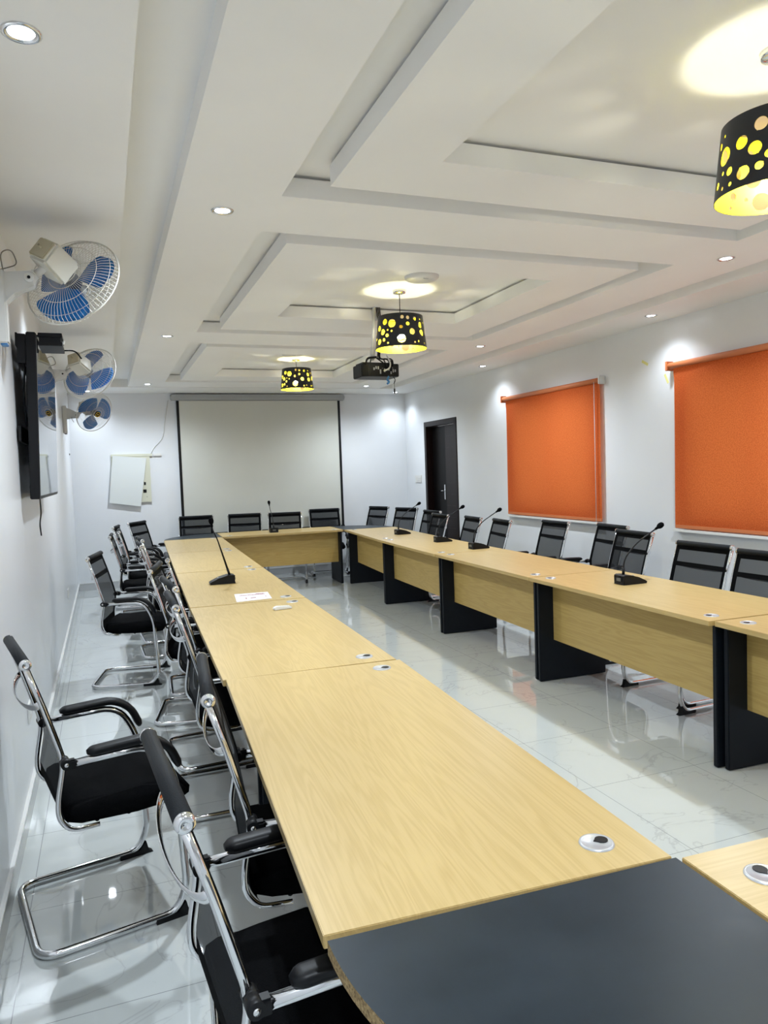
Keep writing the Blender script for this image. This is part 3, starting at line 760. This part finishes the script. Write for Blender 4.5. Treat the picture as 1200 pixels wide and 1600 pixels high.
# ------------------------------------------------------------------ projector
t = thing('ceiling_projector', 'black projector hanging from a white ceiling pole behind the middle pendant', 'projector', (2.575, 5.83, 2.315), .05)
bm = B()
pl = [(-.19, -.14), (.18, -.14), (.19, -.12), (.19, .14), (-.19, .14), (-.2, .1), (-.2, -.1)]
add_prism(bm, [(-.19, -.10), (-.12, -.125), (.18, -.135), (.19, -.125), (.19, .14), (-.17, .14), (-.19, .12)], 0, .105, 'z')
bmesh.ops.bevel(bm, geom=list(bm.edges), offset=.006, segments=2, affect='EDGES'); obj('projector_body', bm, M_black, t)
bm = B(); random.seed(5)
for k in range(11): add_box(bm, -.08+k*.022, -.068+k*.022, -.137, -.132, .02+random.random()*.05, .03+random.random()*.055)
obj('port', bm, M_greymetal, t)['kind'] = 'stuff'
bm = B(); add_box(bm, -.17, .13, -.09, .09, .105, .118); add_tube(bm, [(-.08, -.06, .118), (-.06, -.04, .17)], .006); add_tube(bm, [(.06, -.06, .118), (-.02, -.04, .17)], .006); add_box(bm, .1, .13, -.13, -.1, .1, .135); obj('mounting_plate', bm, M_black, t)
bm = B(); add_tube(bm, [(-.055, -.06, .14), (-.075, -.19, .55)], .016, 12); add_tube(bm, [(-.056, -.065, .15), (-.062, -.09, .24)], .024, 12); obj('ceiling_pole', bm, M_white, t)
bm = B()
for k in range(3):
    add_tube(bm, fillet([(-.056+k*.016, -.195, .548), (-.036+k*.014, -.19, .42), (-.03+k*.012, -.15, .25), (-.02+k*.01, -.10, .14), (.03+k*.05, -.12, .15), (.06+k*.03, -.155, .06)], .04), .0055, 7)
add_tube(bm, fillet([(-.03, -.1, .16), (-.13, -.1, .15), (-.15, -.11, .09)], .03), .009, 8)
add_tube(bm, fillet([(.10, -.15, .08), (.11, -.16, .0), (.14, -.15, -.03), (.12, -.15, -.06)], .02), .004, 6)
add_tube(bm, [(.125, -.15, -.03), (.125, -.15, -.11)], .002, 6); add_tube(bm, [(.125, -.15, -.10), (.125, -.15, -.14)], .008, 8)
obj('black_cable', bm, M_black, t)
bm = B(); add_tube(bm, fillet([(.05, -.16, .17), (.085, -.17, .10), (.07, -.17, .06), (.01, -.175, .04)], .03), .007, 8); obj('white_cable', bm, M_white, t)
bm = B(); add_tube(bm, fillet([(.07, -.15, -.001), (.05, -.15, -.03), (.075, -.15, -.045), (.05, -.15, -.062)], .01), .009, 8); obj('blue_plug', bm, M_bluecap, t)
t.scale = (.86, .86, 1)

# ------------------------------------------------------------------ television on the left wall
t = thing('television', 'large black flat television on the left wall seen edge-on, screen reflecting the fans', 'television', (.086, 5.0, 1.46))
t.rotation_euler = (0, .030, 0)
bm = B(); add_box(bm, -.040, .008, -.78, .78, 0, .86, bev=.004); add_box(bm, -.055, -.038, -.4, .4, .15, .6, bev=.006); obj('television_case', bm, M_black, t)
bm = B(); add_box(bm, .0078, .0100, -.768, .768, .018, .848); obj('screen_glass', bm, M_tvglass, t)
bm = B()
for y in (-.76, -.3, .3): add_box(bm, -.082, -.0415, y-.012, y+.012, .70 if y < -.5 else .2, .85, bev=.002)
add_box(bm, -.086, -.074, -.77, .45, .30, .38); add_box(bm, -.09, -.08, -.77, .45, .79, .855)
add_tube(bm, fillet([(-.07, -.70, .84), (-.05, -.72, .70), (-.065, -.70, .55), (-.05, -.70, .38)], .06), .005, 6); obj('wall_mount', bm, M_black, t)
bm = B()
for q in (0, .010): add_tube(bm, fillet([(0, -.70+q, .005), (.004, -.695+q, -.08), (-.004, -.70-q, -.13), (.002, -.697, -.195)], .03), .0035, 6)
obj('hanging_cable', bm, M_black, t)
t = thing('media_box', 'slim black media box clipped to the upper front edge of the television', 'media box', (.128, 4.36, 2.253))
bm = B(); add_box(bm, 0, .115, -.13, .13, .0, .020, bev=.002); add_box(bm, .004, .108, -.125, .125, .020, .044); add_box(bm, 0, .115, -.13, .13, .044, .066, bev=.002); obj('box_body', bm, M_black, t)
bm = B()
for k in range(3): add_tube(bm, [(.112, -.09+k*.05, .018+k*.014), (.124, -.09+k*.05, .018+k*.014)], .007, 8)
obj('connector', bm, M_white, t)
bm = B(); add_tube(bm, fillet([(.11, .08, .01), (.17, .1, .015), (.20, .1, -.03)], .05), .004, 6); obj('cable', bm, M_black, t)
bm = B(); add_box(bm, -.03, .03, -.02, .02, .068, .074); obj('clip', bm, M_black, t)

# ------------------------------------------------------------------ wall fans
def fan(cx, cy, cz, axis, roll, label, emblem=False, wy=None, wz=None):
    R = .232
    t = thing('wall_fan', label, 'fan', (0.0, wy, wz), 0, 'oscillating fans on the left wall')
    c = Vector((cx, cy-wy, cz-wz)); M = align(axis, c) @ Matrix.Rotation(roll, 4, 'Z')
    # guard cage
    bm = B()
    def ring(r, z, rad): add_tube(bm, [M @ Vector((r*math.cos(2*PI*k/48), r*math.sin(2*PI*k/48), z)) for k in range(48)], rad, 6, closed=True)
    ring(R, 0, .0042); ring(R*.66, .052, .0016); ring(R*.66, -.058, .0016); ring(R*.36, .064, .0016); ring(R*.36, -.066, .0016); ring(.05, .066, .003); ring(.055, -.068, .003); ring(R*.9, -.036, .0013)
    for k in range(72):
        a = 2*PI*k/72; a2 = a+.22
        f_ = [(.05, a, .066), (R*.4, a+.02, .064), (R*.75, a+.04, .046), (R*.93, a+.05, .024), (R, a+.055, 0)]
        add_tube(bm, [M @ Vector((r*math.cos(q), r*math.sin(q), z)) for r, q, z in f_], .0011, 4, caps=False)
        b_ = [(.055, a2, -.068), (R*.4, a2-.02, -.066), (R*.75, a2-.05, -.052), (R*.93, a2-.06, -.03), (R, a2-.065, 0)]
        add_tube(bm, [M @ Vector((r*math.cos(q), r*math.sin(q), z)) for r, q, z in b_], .0011, 4, caps=False)
    obj('wire_guard', bm, M_wire, t)
    # three broad blades
    for k in range(3):
        bm = B(); n, mm = 8, 10; a0 = 2*PI*k/3; g = []
        for i in range(n+1):
            r = .035+(.212-.035)*i/n; row = []
            sp = 1.0+.38*math.sin(PI*min(1, i/n*.62+.18))
            lead = .22*(i/n)
            for j in range(mm+1):
                u = j/mm-.5; a = a0+lead+u*sp*1.15*(1-.20*(i == n)); rr = r-(.014*(2*u)**2 if i == n else .004*(2*u)**2*i/n)
                z = -.045*u*(.6+.4*i/n)*1.3
                row.append(bm.verts.new(M @ Vector((rr*math.cos(a), rr*math.sin(a), z))))
            g.append(row)
        for i in range(n):
            for j in range(mm): bm.faces.new((g[i][j], g[i][j+1], g[i+1][j+1], g[i+1][j])).smooth = True
        bmesh.ops.solidify(bm, geom=list(bm.faces), thickness=.0022)
        obj('fan_blade', bm, M_bladeblue, t)
    bm = B(); add_lathe(bm, [(0, .03), (.022, .03), (.034, .022), (.038, -.02), (0, -.02)], 24, M, 0)
    hb = obj('hub', bm, mat('navy_hub', (.02, .05, .12), .35), t)
    bm = B(); add_lathe(bm, [(0, .069), (.033, .069), (.036, .066), (.0, .0655)], 28, M); em = obj('guard_badge', bm, M_black if emblem else M_wire, t)
    if emblem:
        bm = B(); add_lathe(bm, [(.024, .0695), (.024, .0715), (.032, .0715), (.032, .0695)], 28, M); add_lathe(bm, [(0, .0715), (.009, .0715), (.009, .069)], 16, M); obj('gold_ring', bm, M_gold, em, label='gold ring mark')
    # square motor housing behind the cage
    bm = B(); add_box(bm, -.062, .062, -.062, .062, -.235, -.072, bev=.012)
    for v in bm.verts:
        if v.co.z < -.15: v.co.x *= .88; v.co.y *= .88
    bmesh.ops.transform(bm, matrix=M, verts=bm.verts); mo = obj('motor_housing', bm, M_cream, t)
    bm = B(); add_box(bm, -.045, .045, -.045, .045, -.243, -.23, bev=.004); add_lathe(bm, [(.006, -.262), (.006, -.24)], 10); bmesh.ops.transform(bm, matrix=M, verts=bm.verts); obj('rear_cover', bm, mat('aged_beige', (.52, .47, .33), .5), mo, label='yellowed rear cover')
    # yoke and arm to the wall
    mp = M @ Vector((0, 0, -.15)); piv = Vector((.145, mp.y-.0, mp.z-.085))
    bm = B(); arm = [Vector((.03, 0, -.02)), Vector((.075, mp.y*.4, -.0)), piv]
    wy_ = .026
    poly = [(.02, -.10), (.05, -.075), (.08, -.045), (piv.x+.02, piv.z-.035), (piv.x+.035, piv.z), (piv.x+.015, piv.z+.032), (.02, .045)]
    y0 = mp.y
    A1 = [bm.verts.new((a, -wy_+(y0*min(1, a/piv.x)), b)) for a, b in poly]; B1 = [bm.verts.new((a, wy_+(y0*min(1, a/piv.x)), b)) for a, b in poly]
    bm.faces.new(A1); bm.faces.new(list(reversed(B1)))
    for k in range(7): bm.faces.new((A1[k], A1[(k+1) % 7], B1[(k+1) % 7], B1[k]))
    bmesh.ops.triangulate(bm, faces=[f for f in bm.faces if len(f.verts) > 4])
    bmesh.ops.bevel(bm, geom=[e for e in bm.edges if len(e.link_faces) == 2 and e.calc_face_angle(0) > .9], offset=.005, segments=2, affect='EDGES')
    obj('wall_arm', bm, M_white, t)
    bm = B(); add_tube(bm, [piv, mp], .018, 12); add_tube(bm, [piv+Vector((0, -.036, 0)), piv+Vector((0, .036, 0))], .02, 14); obj('tilt_joint', bm, M_white, t)
    bm = B(); add_tube(bm, [piv+Vector((-.0, -.0365, 0)), piv+Vector((0, -.040, 0))], .007, 10); obj('joint_screw', bm, M_black, t)
    bm = B(); add_box(bm, .002, .045, -.045, .045, -.26, .06, bev=.006); pl = obj('wall_plate', bm, M_white, t)
    bm = B(); add_box(bm, .012, .04, -.03, .03, -.267, -.259, bev=.002); obj('control_strip', bm, M_bluecap if not emblem else M_black, pl)
    bm = B(); add_tube(bm, fillet([(.04, 0, .04), (.03, -.02, .14), (.08, -.05, .15), (.10, -.02, .09), (.06, 0, .08), (.02, .01, .07)], .05, 6) if not emblem else fillet([(.05, 0, -.05), (.09, 0, -.02), (.10, 0, -.10), (.12, 0, -.13)], .03), .0028, 6); obj('power_lead', bm, mat('grey_lead', (.3, .28, .25), .5), t)
    return t
fan(.322, 3.80, 2.478, (.50, .80, -.42), .5, 'blue-bladed wall fan nearest the camera, above the television', False, 3.72, 2.43)
fan(.345, 6.62, 2.432, (.50, .80, -.40), 1.3, 'blue-bladed wall fan in the middle of the three, seen past the television', False, 6.55, 2.40)
fan(.346, 9.28, 2.335, (.55, -.72, -.42), .2, 'blue-bladed wall fan farthest away, facing the camera with a gold hub mark', True, 9.36, 2.36)
